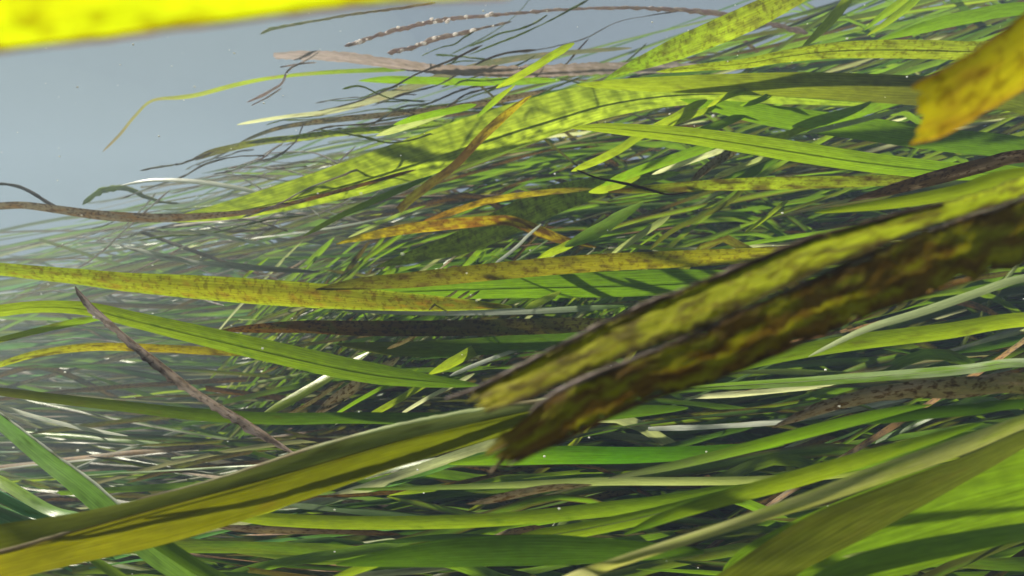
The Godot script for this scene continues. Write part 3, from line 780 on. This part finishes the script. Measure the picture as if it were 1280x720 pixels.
	# ---- upper right
	leaf("seagrass_leaf", "mottled yellow green wide leaf rising steeply to the top edge", sg, "mottled", {a = C.bright, m = C.lime, b = C.olive, amt = 0.4, spot = C.brown, opaque = 0.6, freq = 60.0}, 0.95, 0.92, [[755, 100, 8], [790, 84, 18], [830, 68, 26], [880, 48, 30], [940, 22, 32], [1000, -8, 34], [1080, -50, 34]], {roll = 0.1, mark = "the steep mottled leaf"})
	leaf("seagrass_leaf", "pale banded yellow green leaf levelling out behind the golden notched leaf", sg, "mottled", {a = C.lime, m = Color(0.30, 0.38, 0.03), b = C.olive, amt = 0.3, spot = C.olive}, 0.85, 0.8, [[820, 90, 5], [880, 84, 9], [930, 80, 12], [980, 71, 15], [1040, 64, 19], [1110, 62, 22], [1200, 64, 22], [1285, 68, 20]], {roll = 0.1, rib = C.lime, rib_w = 0.025, mark = "the pale banded leaf"})
	leaf("seagrass_leaf", "narrow lime leaf leaning up right from the pale banded leaf to the top edge", sg, "fresh", {a = C.lime, b = C.lime}, 0.9, 0.9, [[998, 64, 4], [1020, 44, 10], [1042, 22, 12], [1062, -4, 12], [1090, -50, 10]], {roll = 0.1})
	leaf("seagrass_leaf", "upper of two bright leaves slanting to the top edge past the narrow lime leaf", sg, "fresh", {a = C.bright, b = C.lime}, 0.95, 0.95, [[1080, 38, 4], [1100, 22, 9], [1125, 4, 10], [1160, -24, 9]], {roll = 0.2})
	leaf("seagrass_leaf", "lower of two bright leaves slanting to the top edge past the narrow lime leaf", sg, "fresh", {a = C.lime, b = C.bright}, 0.93, 0.93, [[1084, 44, 5], [1112, 26, 8], [1140, 4, 10], [1170, -24, 9]], {roll = 0.0})
	leaf("seagrass_leaf", "shaded mid green leaf rising right from the pale banded leaf toward the top", sg, "fresh", {a = C.bright, m = C.green, b = C.green}, 0.9, 0.86, [[1100, 50, 6], [1150, 36, 14], [1200, 24, 16], [1285, 12, 16]], {roll = -0.3})
	leaf("seagrass_leaf", "wide olive topped green leaf lying level under the pale banded leaf", sg, "fresh", {a = C.lime, m = C.olive, b = C.green, amt = 0.25, spot = C.olive}, 0.84, 0.8, [[720, 106, 6], [800, 106, 16], [900, 106, 24], [1000, 107, 30], [1100, 112, 34], [1200, 118, 36], [1285, 126, 36]], {roll = 0.1, mark = "the olive topped leaf"})
	leaf("seagrass_leaf", "plain dark green leaf sloping gently under the olive topped leaf", sg, "fresh", {a = C.bright, m = C.green, b = C.deep}, 0.85, 0.84, [[850, 124, 6], [900, 134, 18], [980, 148, 26], [1080, 162, 28], [1180, 176, 28], [1285, 190, 28]], {roll = -0.15})
	leaf("seagrass_leaf", "long clean green leaf with light tip sloping down right across the sunlit gaps", sg, "fresh", {a = C.lime, m = C.bright, b = C.green}, 0.74, 0.68, [[712, 160, 4], [750, 160, 11], [800, 164, 16], [860, 170, 20], [930, 180, 23], [1000, 191, 25], [1080, 203, 24], [1180, 214, 22], [1285, 222, 20]], {roll = 0.05, rib = C.bright, rib_w = 0.02, mark = "the long clean leaf"})
	leaf("seagrass_leaf", "olive speckled level leaf along the lower side of the sunlit gaps", sg, "mottled", {a = C.olive, m = C.lime, b = C.olive, amt = 0.45, spot = C.brown}, 0.75, 0.72, [[760, 240, 6], [840, 235, 12], [920, 231, 15], [1000, 229, 16], [1080, 227, 14], [1180, 222, 12]], {roll = 0.2, mark = "the olive speckled leaf"})
	leaf("withered_leaf", "dark brown dead leaf rising to the right border above the split brown leaf", dl, "dead", {a = C.umber, m = C.brown, b = C.brown, amt = 0.35, spot = C.mauve}, 0.6, 0.56, [[1060, 252, 6], [1120, 236, 14], [1180, 220, 18], [1230, 207, 18], [1285, 195, 16]], {roll = 0.1})
	leaf("seagrass_leaf", "bright olive green leaf tip resting on the upper edge of the split brown leaf", sg, "fresh", {a = C.lime, m = Color(0.2, 0.28, 0.02), b = C.green}, 0.42, 0.34, [[1018, 266, 4], [1060, 261, 9], [1120, 254, 14], [1200, 240, 18], [1285, 220, 22]], {roll = 0.2})
	leaf("algae_strand", "dark wiry thread crossing the sunlit diagonal leaves beneath the long clean leaf", al, "strand", {a = C.umber, b = C.umber}, 0.74, 0.72, [[720, 212, 2], [745, 222, 2], [775, 228, 3], [805, 235, 3], [835, 243, 2], [860, 240, 2]], {lumps = 0.3})


func make_slanted_leaves() -> void:
	# rows: left end, right end, width, tone, where it is
	var rows := [
		[714, 214, 800, 170, 10, "lime", "first of the sunlit pair under the long clean leaf's tip"], [752, 232, 860, 193, 12, "bright", "broad sunlit one below that pair"],
		[736, 240, 782, 226, 13, "lime", "short blunt one just left of the dark wiry thread"], [815, 218, 908, 186, 7, "silver", "silvery white one right of the sunlit pair"],
		[862, 228, 912, 192, 11, "mauve", "grey brown one right of the silvery white one"], [893, 220, 962, 195, 8, "pale", "pale green one with shaded green neighbour below it"],
		[898, 228, 956, 204, 15, "green", "shaded broad green one under the pale green one"], [806, 164, 862, 136, 10, "lime", "wide lime one resting above the long clean leaf"],
		[832, 160, 880, 139, 7, "lime", "thin lime one right beside the wide lime one"], [866, 168, 918, 147, 11, "bright", "mid green one above the middle of the long clean leaf"],
		[884, 134, 940, 113, 8, "lime", "small shining one just under the olive topped leaf"], [925, 132, 966, 116, 7, "bright", "small one right of the shining one under the olive topped leaf"],
		[990, 158, 1112, 127, 15, "bright", "broad bright one left of the golden notched leaf"], [1008, 166, 1124, 137, 6, "pale", "thin pale one under the broad bright one near the golden notched leaf"],
		[940, 176, 1004, 160, 9, "lime", "yellow green one in the gap above the long clean leaf's right part"], [706, 308, 776, 268, 16, "bright", "large green one right of the orange stained leaf's bent end"],
		[672, 322, 712, 306, 10, "lime", "small lime one under the orange stained leaf's bent end"], [618, 330, 660, 294, 4, "silver", "thin silvery one under the glowing blotched leaf"],
		[762, 320, 816, 284, 8, "pale", "pale one above the half yellow leaf"], [812, 312, 866, 276, 6, "olive", "dull thin one above the yellow end of the half yellow leaf"],
		[536, 388, 562, 370, 3, "tan", "leftmost tan stub under the clean green leaf"], [548, 390, 576, 371, 3, "tan", "middle tan stub under the clean green leaf"], [558, 391, 588, 371, 3, "tan", "rightmost tan stub under the clean green leaf"],
		[656, 386, 688, 370, 9, "lime", "short lime one poking out under the clean green leaf"], [536, 468, 596, 436, 13, "lime", "flat lime one above the right end of the arching yellow green leaf"],
		[562, 470, 642, 438, 5, "silver", "silvery one just left of the split brown leaf's tip"], [484, 436, 520, 419, 5, "tan", "small tan one under the reddish brown leaf"],
		[326, 520, 424, 462, 11, "lime", "long lime one right of the brown stalk"], [352, 522, 408, 490, 5, "tan", "thin tan one under the long lime one"],
		[390, 522, 468, 468, 15, "mauve", "broad withered brown one beside the thin tan one"], [414, 522, 492, 478, 5, "bright", "thin green one touching the withered brown one"],
		[454, 524, 518, 488, 8, "lime", "bent lime one above the long thin level leaf"], [498, 520, 566, 482, 5, "silver", "silvery one left of the split brown leaf's torn end"],
		[620, 110, 690, 70, 9, "lime", "lime one above the golden top of the brown diagonal leaf"], [470, 170, 540, 146, 9, "pale", "pale green one left of the brown diagonal leaf"],
		[492, 156, 566, 138, 8, "bright", "bright green one lying above the pale green one"], [880, 270, 930, 236, 6, "olive", "dull one in the dark gap left of the split brown leaf's upper edge"],
		[930, 292, 970, 262, 5, "lime", "thin lime one in the dark gap near the split brown leaf"],
	]
	for r in rows:
		var d := rng.randf_range(0.77, 0.80) if r[1] < 340 else rng.randf_range(0.70, 0.73)
		var a := Vector2(r[0], r[1])
		var b := Vector2(r[2], r[3])
		var way := (b - a).normalized()
		var up := Vector2(way.y, -way.x) * rng.randfn(0.0, 0.025) * a.distance_to(b)
		var skin := "dead" if r[5] in ["mauve", "tan"] else "fresh"
		var c: Color = C[r[5]]
		leaf("seagrass_leaf" if skin == "fresh" else "withered_leaf", "slanted leaf, " + r[6], "seagrass leaf" if skin == "fresh" else "dead leaf", skin, {a = c, b = c.lerp(C.green, 0.35), amt = 0.3, spot = c.lerp(C.olive, 0.6), freq = 60.0}, d, d + 0.06,
			[[a.x, a.y, r[4] * 0.8], [lerpf(a.x, b.x, 0.35) + up.x, lerpf(a.y, b.y, 0.35) + up.y, r[4]], [lerpf(a.x, b.x, 0.7) + up.x, lerpf(a.y, b.y, 0.7) + up.y, r[4]], [b.x, b.y, r[4]], [b.x + way.x * minf(60.0, 0.4 * a.distance_to(b)), b.y + way.y * minf(52.0, 0.4 * a.distance_to(b)), r[4] * 0.9]],
			{roll = rng.randf_range(0.2, 0.7), point = 4.0, point_end = 4.0, twist = 0.5, cols = 5, group = "slanted leaves showing in the gaps"})


# ---------------------------------------------------------------- the meadow behind

func canopy(px: float) -> float:
	var xs := [-300, 0, 80, 160, 240, 320, 420, 520, 640, 760, 860, 940, 1500]
	var ys := [320, 312, 285, 262, 230, 190, 150, 104, 92, 80, 40, 0, -60]
	for i in xs.size() - 1:
		if px <= xs[i + 1]:
			return lerpf(ys[i], ys[i + 1], clampf((px - xs[i]) / float(xs[i + 1] - xs[i]), 0.0, 1.0))
	return -60.0


const TONES := {
	"deep green": ["fresh", "deep", "green", "green", 0.1], "green": ["fresh", "green", "bright", "olive", 0.15], "bright green": ["fresh", "bright", "bright", "green", 0.2],
	"lime": ["fresh", "lime", "bright", "bright", 0.3], "olive": ["mottled", "olive", "green", "brown", 0.35], "mottled yellowish": ["mottled", "lime", "olive", "brown", 0.42],
	"brown": ["dead", "brown", "olive", "rust", 0.4], "greyish": ["dead", "slate", "mauve", "tan", 0.35], "silvery": ["fresh", "silver", "pale", "slate", 0.2], "wispy purplish": ["wisp", "lilac", "lilac", "silver", 0.3], "wispy silvery": ["wisp", "silver", "tan", "mauve", 0.3], "wispy yellow green": ["wisp", "lime", "olive", "pale", 0.3],
	"sea green": ["fresh", "teal", "green", "green", 0.25],
}


func pick_tone(px: float, py: float, t: float, slanted: bool) -> String:
	var r := rng.randf()
	var left := clampf(1.0 - px / 760.0, 0.0, 1.0)
	if slanted:
		return "lime" if r < 0.34 else "bright green" if r < 0.66 else "silvery" if r < 0.76 else "mottled yellowish" if r < 0.86 else "brown" if r < 0.93 else "green"
	if r < 0.30 * left * (1.2 - t):
		return "greyish" if rng.randf() < 0.55 else "brown"
	if r < 0.42 * left:
		return "silvery" if rng.randf() < 0.3 else "mottled yellowish" if rng.randf() < 0.5 else "sea green"
	r = rng.randf()
	return "deep green" if r < 0.22 else "green" if r < 0.52 else "bright green" if r < 0.66 else "lime" if r < 0.74 else "olive" if r < 0.87 else "mottled yellowish" if r < 0.93 else "brown" if r < 0.97 else "silvery"


func make_meadow() -> void:
	var all := []   # [arrays, left, right, tone, slanted, base, width]
	var made := 0
	var tries := 0
	while made < 2600 and tries < 20000:
		tries += 1
		var slanted := made % 6 == 3
		var px := rng.randf_range(-160.0, 1430.0)
		var py := rng.randf_range(-40.0, 770.0)
		if slanted:
			if made % 3 > 0:
				px = rng.randf_range(640.0, 1130.0)
				py = rng.randf_range(110.0, 330.0)
			else:
				px = rng.randf_range(300.0, 760.0)
				py = rng.randf_range(350.0, 540.0)
		var top := canopy(px)
		if py < top + 70.0 * rng.randf() * rng.randf():
			continue
		var t := clampf((py - top) / maxf(740.0 - top, 1.0), 0.0, 1.0)
		var near := lerpf(2.0, 0.58, pow(t, 0.6)) * lerpf(1.12, 0.80, clampf(px / 1280.0, 0.0, 1.0))
		near = maxf(near, lerpf(1.05, 0.5, t))
		var d := near * rng.randf_range(1.0, 1.75)
		var length := rng.randf_range(240.0, 800.0)
		var ang := lerpf(9.0, 2.0, clampf(t * 2.0, 0.0, 1.0)) + 14.0 * clampf((px - 700.0) / 580.0, 0.0, 1.0) * t - 10.0 * clampf((400.0 - px) / 400.0, 0.0, 1.0) * clampf(t * 2.2 - 0.5, 0.0, 1.0) + 8.0 * clampf((500.0 - py) / 500.0, 0.0, 1.0) * clampf(px / 900.0, 0.0, 1.0)
		ang += rng.randfn(0.0, 5.0) if rng.randf() > 0.12 or t < 0.25 else rng.randfn(0.0, 18.0)
		var width := rng.randf_range(0.006, 0.0135)
		if slanted:
			ang = rng.randf_range(24.0, 46.0)
			length = rng.randf_range(60.0, 190.0)
			d = rng.randf_range(1.08, 1.35)
			width = rng.randf_range(0.005, 0.010)
		elif (px > 560.0 and px < 1180.0 and py > 110.0 and py < 330.0) or (px > 280.0 and px < 740.0 and py > 360.0 and py < 535.0):
			d = maxf(d, 0.98)
		var bend := rng.randfn(0.0, 13.0 if t > 0.2 else 7.0)
		var pts := []
		var a0 := deg_to_rad(ang)
		var here := Vector2(px - cos(a0) * length * 0.4, py + sin(a0) * length * 0.4)
		var aim := a0 - deg_to_rad(bend) * 0.5 + rng.randfn(0.0, 0.06)
		var kink := rng.randi_range(1, 3) if rng.randf() < 0.08 and not slanted and t > 0.3 else -1
		for k in 5:
			pts.append(here)
			here += Vector2(cos(aim), -sin(aim)) * length * 0.25
			aim += deg_to_rad(bend) * 0.25 + rng.randfn(0.0, 0.035)
			if k == kink:
				aim += rng.randfn(0.0, 0.35)
		var roll := rng.randf_range(-0.95, -0.15) if rng.randf() < 0.68 else rng.randf_range(0.55, 1.1)
		var line := []
		var dz := rng.randf_range(-0.15, 0.15) * d
		for k in 5:
			var f := k / 4.0
			var dd := maxf(d + dz * (f - 0.35), 0.42)
			var p := at(pts[k].x, pts[k].y, dd)
			p.y = maxf(p.y, bed_height(p.x, p.z) + 0.012)
			line.append([p.x, p.y, p.z, width * 0.5 * (0.75 + 0.5 * f), roll + rng.randfn(0.0, 0.15)])
		if not slanted:     # the root end goes on and sinks into the bank
			var b = line[4]
			for k in [0.10, 0.24]:
				var x: float = b[0] + k
				var z: float = b[2] - 0.25 * k
				line.append([x, maxf(b[1] - k * 0.35 - k * k, bed_height(x, z) - 0.01), z, b[3], roll])
		var stray := false
		for q in line:
			var w := to_photo(Vector3(q[0], q[1], q[2]))
			stray = stray or (w.x < 860.0 and w.y < canopy(w.x) - 22.0)
		if stray:
			continue
		var tone := pick_tone(px, py, t, slanted)
		var td: Array = TONES[tone]
		var st := {a = C[td[1]], b = C[td[2]], spot = C[td[3]], amt = td[4] + 0.17, edge = C.brown, edge_w = 0.22 if rng.randf() < 0.3 else 0.0, opaque = 0.8, freq = 50.0}
		if rng.randf() < 0.4:
			st.a = st.a.lerp(C.brown, 0.75)
		var rib := ribbon(line, 26 if not slanted else 14, 4, st, {twist = rng.randfn(0.0, 0.4), cup = rng.randf_range(0.1, 0.5), wave = 0.0015, tip = "point" if rng.randf() < 0.8 else "torn", point = rng.randf_range(4.0, 16.0), end = "point" if slanted else "none"})
		all.append([rib[0], rib[1], rib[2], tone, slanted, Vector3(line[-1][0], line[-1][1], line[-1][2]), width])
		made += 1
	# fine threads that fringe the bank towards the open water
	for i in 80:
		var px := rng.randf_range(120.0, 700.0) if i % 3 else rng.randf_range(0.0, 330.0)
		var py := canopy(px) + rng.randf_range(-45.0, 60.0) if i % 3 else canopy(px) + rng.randf_range(-10.0, 130.0)
		var d := rng.randf_range(1.0, 1.6)
		var line := []
		var aim := deg_to_rad(rng.randfn(12.0, 9.0))
		var here := Vector2(px, py)
		var step := rng.randf_range(14.0, 46.0)
		for k in 6:
			var p := at(here.x, here.y, d)
			line.append([p.x, p.y, p.z, rng.randf_range(0.0008, 0.0021)])
			here += Vector2(cos(aim), -sin(aim)) * step
			aim += rng.randfn(0.0, 0.16)
			d += rng.randfn(0.0, 0.02)
		var tone: String = ["wispy purplish", "wispy silvery", "wispy yellow green"][i % 3]
		var td: Array = TONES[tone]
		var e := strand(line, 26, 4, {a = C[td[1]], b = C[td[2]], spot = C[td[3]], amt = 0.35, bead = C[td[3]]}, 0.7)
		all.append([e[0], e[1], e[2], tone, false, Vector3(line[-1][0], line[-1][1], line[-1][2]), 0.0])
	# which of them show largest
	var w := 320
	var h := 180
	var zb := PackedFloat32Array()
	var ids := PackedInt32Array()
	zb.resize(w * h)
	ids.resize(w * h)
	zb.fill(1e9)
	ids.fill(-1)
	for e in shown:
		splat(zb, ids, w, h, e[0], e[1], -1)
	for i in all.size():
		splat(zb, ids, w, h, all[i][1], all[i][2], i)
	var count := PackedInt32Array()
	count.resize(all.size())
	var sx := PackedFloat32Array()
	var sy := PackedFloat32Array()
	sx.resize(all.size())
	sy.resize(all.size())
	for k in ids.size():
		if ids[k] >= 0:
			count[ids[k]] += 1
			sx[ids[k]] += k % w
			sy[ids[k]] += k / w
	var order := range(all.size())
	order.sort_custom(func(a, b): return count[a] > count[b])
	var single := {}
	var buckets := {}
	for i in order.slice(0, 215):
		if count[i] < 3:
			break
		single[i] = true
		var c := Vector2(sx[i], sy[i]) / count[i] * 4.0
		var best := 1e9
		var near := ""
		var above := true
		for l in landmarks:
			for q: Vector2 in l[1]:
				var dist: float = absf(q.x - c.x) + 1.6 * absf(q.y - c.y)
				if dist < best:
					best = dist
					near = l[0]
					above = c.y < q.y
		var key := "%s thread %s %s" % [all[i][3], "above" if above else "below", near] if all[i][6] == 0.0 else "%s %s%s leaf %s %s" % ["broad" if all[i][6] > 0.0098 else "slender", all[i][3], " slanted" if all[i][4] else "", "above" if above else "below", near]
		if not buckets.has(key):
			buckets[key] = []
		buckets[key].append([c.y, i])
	var names := {}
	for key in buckets:
		var b: Array = buckets[key]
		b.sort_custom(func(p, q): return p[0] < q[0])
		for k in b.size():
			var place := ""
			if b.size() > 1:
				place = ", uppermost" if k == 0 else ", lowest" if k == b.size() - 1 else [", second from the top", ", third from the top", ", fourth from the top", ", fifth from the top", ", sixth from the top", ", seventh from the top"][mini(k - 1, 5)]
			names[b[k][1]] = key + place
	var rest := {fresh = [], mottled = [], dead = [], wisp = []}
	for i in all.size():
		var e: Array = all[i]
		var skin: String = TONES[e[3]][0]
		if single.has(i):
			var o := mesh_node(numbered("meadow_leaf" if e[6] > 0.0 else "algae_strand"), as_mesh(moved(e[0], -e[5])), mats[skin], e[5], self)
			if e[6] > 0.0:
				tag(o, names[i], "seagrass leaf", "seagrass leaves of the bank")
			else:
				tag(o, names[i], "algae strand", "fine threads fringing the bank")
		else:
			rest[skin].append(e[0])
	var am := ArrayMesh.new()
	for skin in rest:
		var pos := PackedVector3Array()
		var nrm := PackedVector3Array()
		var uv := PackedVector2Array()
		var colour := PackedColorArray()
		var idx := PackedInt32Array()
		for arr in rest[skin]:
			var first := pos.size()
			pos.append_array(arr[Mesh.ARRAY_VERTEX])
			nrm.append_array(arr[Mesh.ARRAY_NORMAL])
			uv.append_array(arr[Mesh.ARRAY_TEX_UV])
			colour.append_array(arr[Mesh.ARRAY_COLOR])
			for k in arr[Mesh.ARRAY_INDEX]:
				idx.append(k + first)
		var big := []
		big.resize(Mesh.ARRAY_MAX)
		big[Mesh.ARRAY_VERTEX] = pos
		big[Mesh.ARRAY_NORMAL] = nrm
		big[Mesh.ARRAY_TEX_UV] = uv
		big[Mesh.ARRAY_COLOR] = colour
		big[Mesh.ARRAY_INDEX] = idx
		am.add_surface_from_arrays(Mesh.PRIMITIVE_TRIANGLES, big)
		am.surface_set_material(am.get_surface_count() - 1, mats[skin])
	var g := mesh_node("seagrass_meadow", am, null, Vector3.ZERO, self)
	g.set_meta("kind", "stuff")
	tag(g, "dense mass of finer seagrass leaves filling the bank", "seagrass")


func splat(zb: PackedFloat32Array, ids: PackedInt32Array, w: int, h: int, left: PackedVector3Array, right: PackedVector3Array, id: int) -> void:
	var k := w / 1280.0
	for i in left.size() - 1:
		var a := to_photo(left[i])
		var b := to_photo(right[i])
		var c := to_photo(left[i + 1])
		var e := to_photo(right[i + 1])
		var nl := int(ceil(maxf(Vector2(a.x - c.x, a.y - c.y).length(), Vector2(b.x - e.x, b.y - e.y).length()) * k * 1.4)) + 1
		var nw := int(ceil(Vector2(a.x - b.x, a.y - b.y).length() * k * 1.4)) + 1
		if nl > 300 or nw > 300:
			continue
		for s in nl:
			var p := a.lerp(c, s / float(nl))
			var q := b.lerp(e, s / float(nl))
			for r in nw:
				var m := p.lerp(q, (r + 0.5) / nw)
				var x := int(m.x * k)
				var y := int(m.y * k)
				if x >= 0 and y >= 0 and x < w and y < h and m.z > 0.02 and m.z < zb[y * w + x]:
					zb[y * w + x] = m.z
					ids[y * w + x] = id


func make_cloudy_water() -> void:
	# the water is cloudier towards the left; haze volumes added for the milky glow there
	for e in [[Vector3(-1.35, 0.25, -1.7), Vector3(2.5, 1.7, 2.6), 0.085], [Vector3(-0.95, -0.1, -1.15), Vector3(1.5, 1.0, 1.3), 0.06]]:
		var f := FogVolume.new()
		f.name = numbered("cloudy_water")
		f.shape = RenderingServer.FOG_VOLUME_SHAPE_ELLIPSOID
		f.size = e[1]
		f.position = EYE + e[0]
		var m := FogMaterial.new()
		m.density = e[2]
		m.albedo = Color(0.86, 0.95, 0.95)
		f.material = m
		add_child(f)
		f.set_meta("kind", "stuff")
		tag(f, "pale cloudy water drifting over the left of the seagrass bank", "cloudy water")


func make_specks() -> void:
	var sph := SphereMesh.new()
	sph.radius = 0.5
	sph.height = 1.0
	sph.radial_segments = 7
	sph.rings = 4
	var m := StandardMaterial3D.new()
	m.albedo_color = Color(0.86, 0.87, 0.84)
	m.roughness = 0.8
	m.backlight_enabled = true
	m.backlight = Color(0.8, 0.8, 0.8)
	sph.material = m
	var mm := MultiMesh.new()
	mm.transform_format = MultiMesh.TRANSFORM_3D
	mm.mesh = sph
	mm.instance_count = 560
	for i in 560:
		var d := rng.randf_range(0.3, 2.2)
		var size := rng.randf_range(0.5, 1.6) * 0.0022 * sqrt(d)
		var b := Basis.from_euler(Vector3(rng.randf() * 6.0, rng.randf() * 6.0, 0.0)).scaled(Vector3(size, size * rng.randf_range(0.5, 1.0), size * rng.randf_range(0.5, 1.3)))
		mm.set_instance_transform(i, Transform3D(b, at(rng.randf_range(-200.0, 1480.0), rng.randf_range(-100.0, 800.0), d)))
	var o := MultiMeshInstance3D.new()
	o.name = "drifting_specks"
	o.multimesh = mm
	add_child(o)
	o.set_meta("kind", "stuff")
	tag(o, "tiny white specks drifting in the water", "specks")
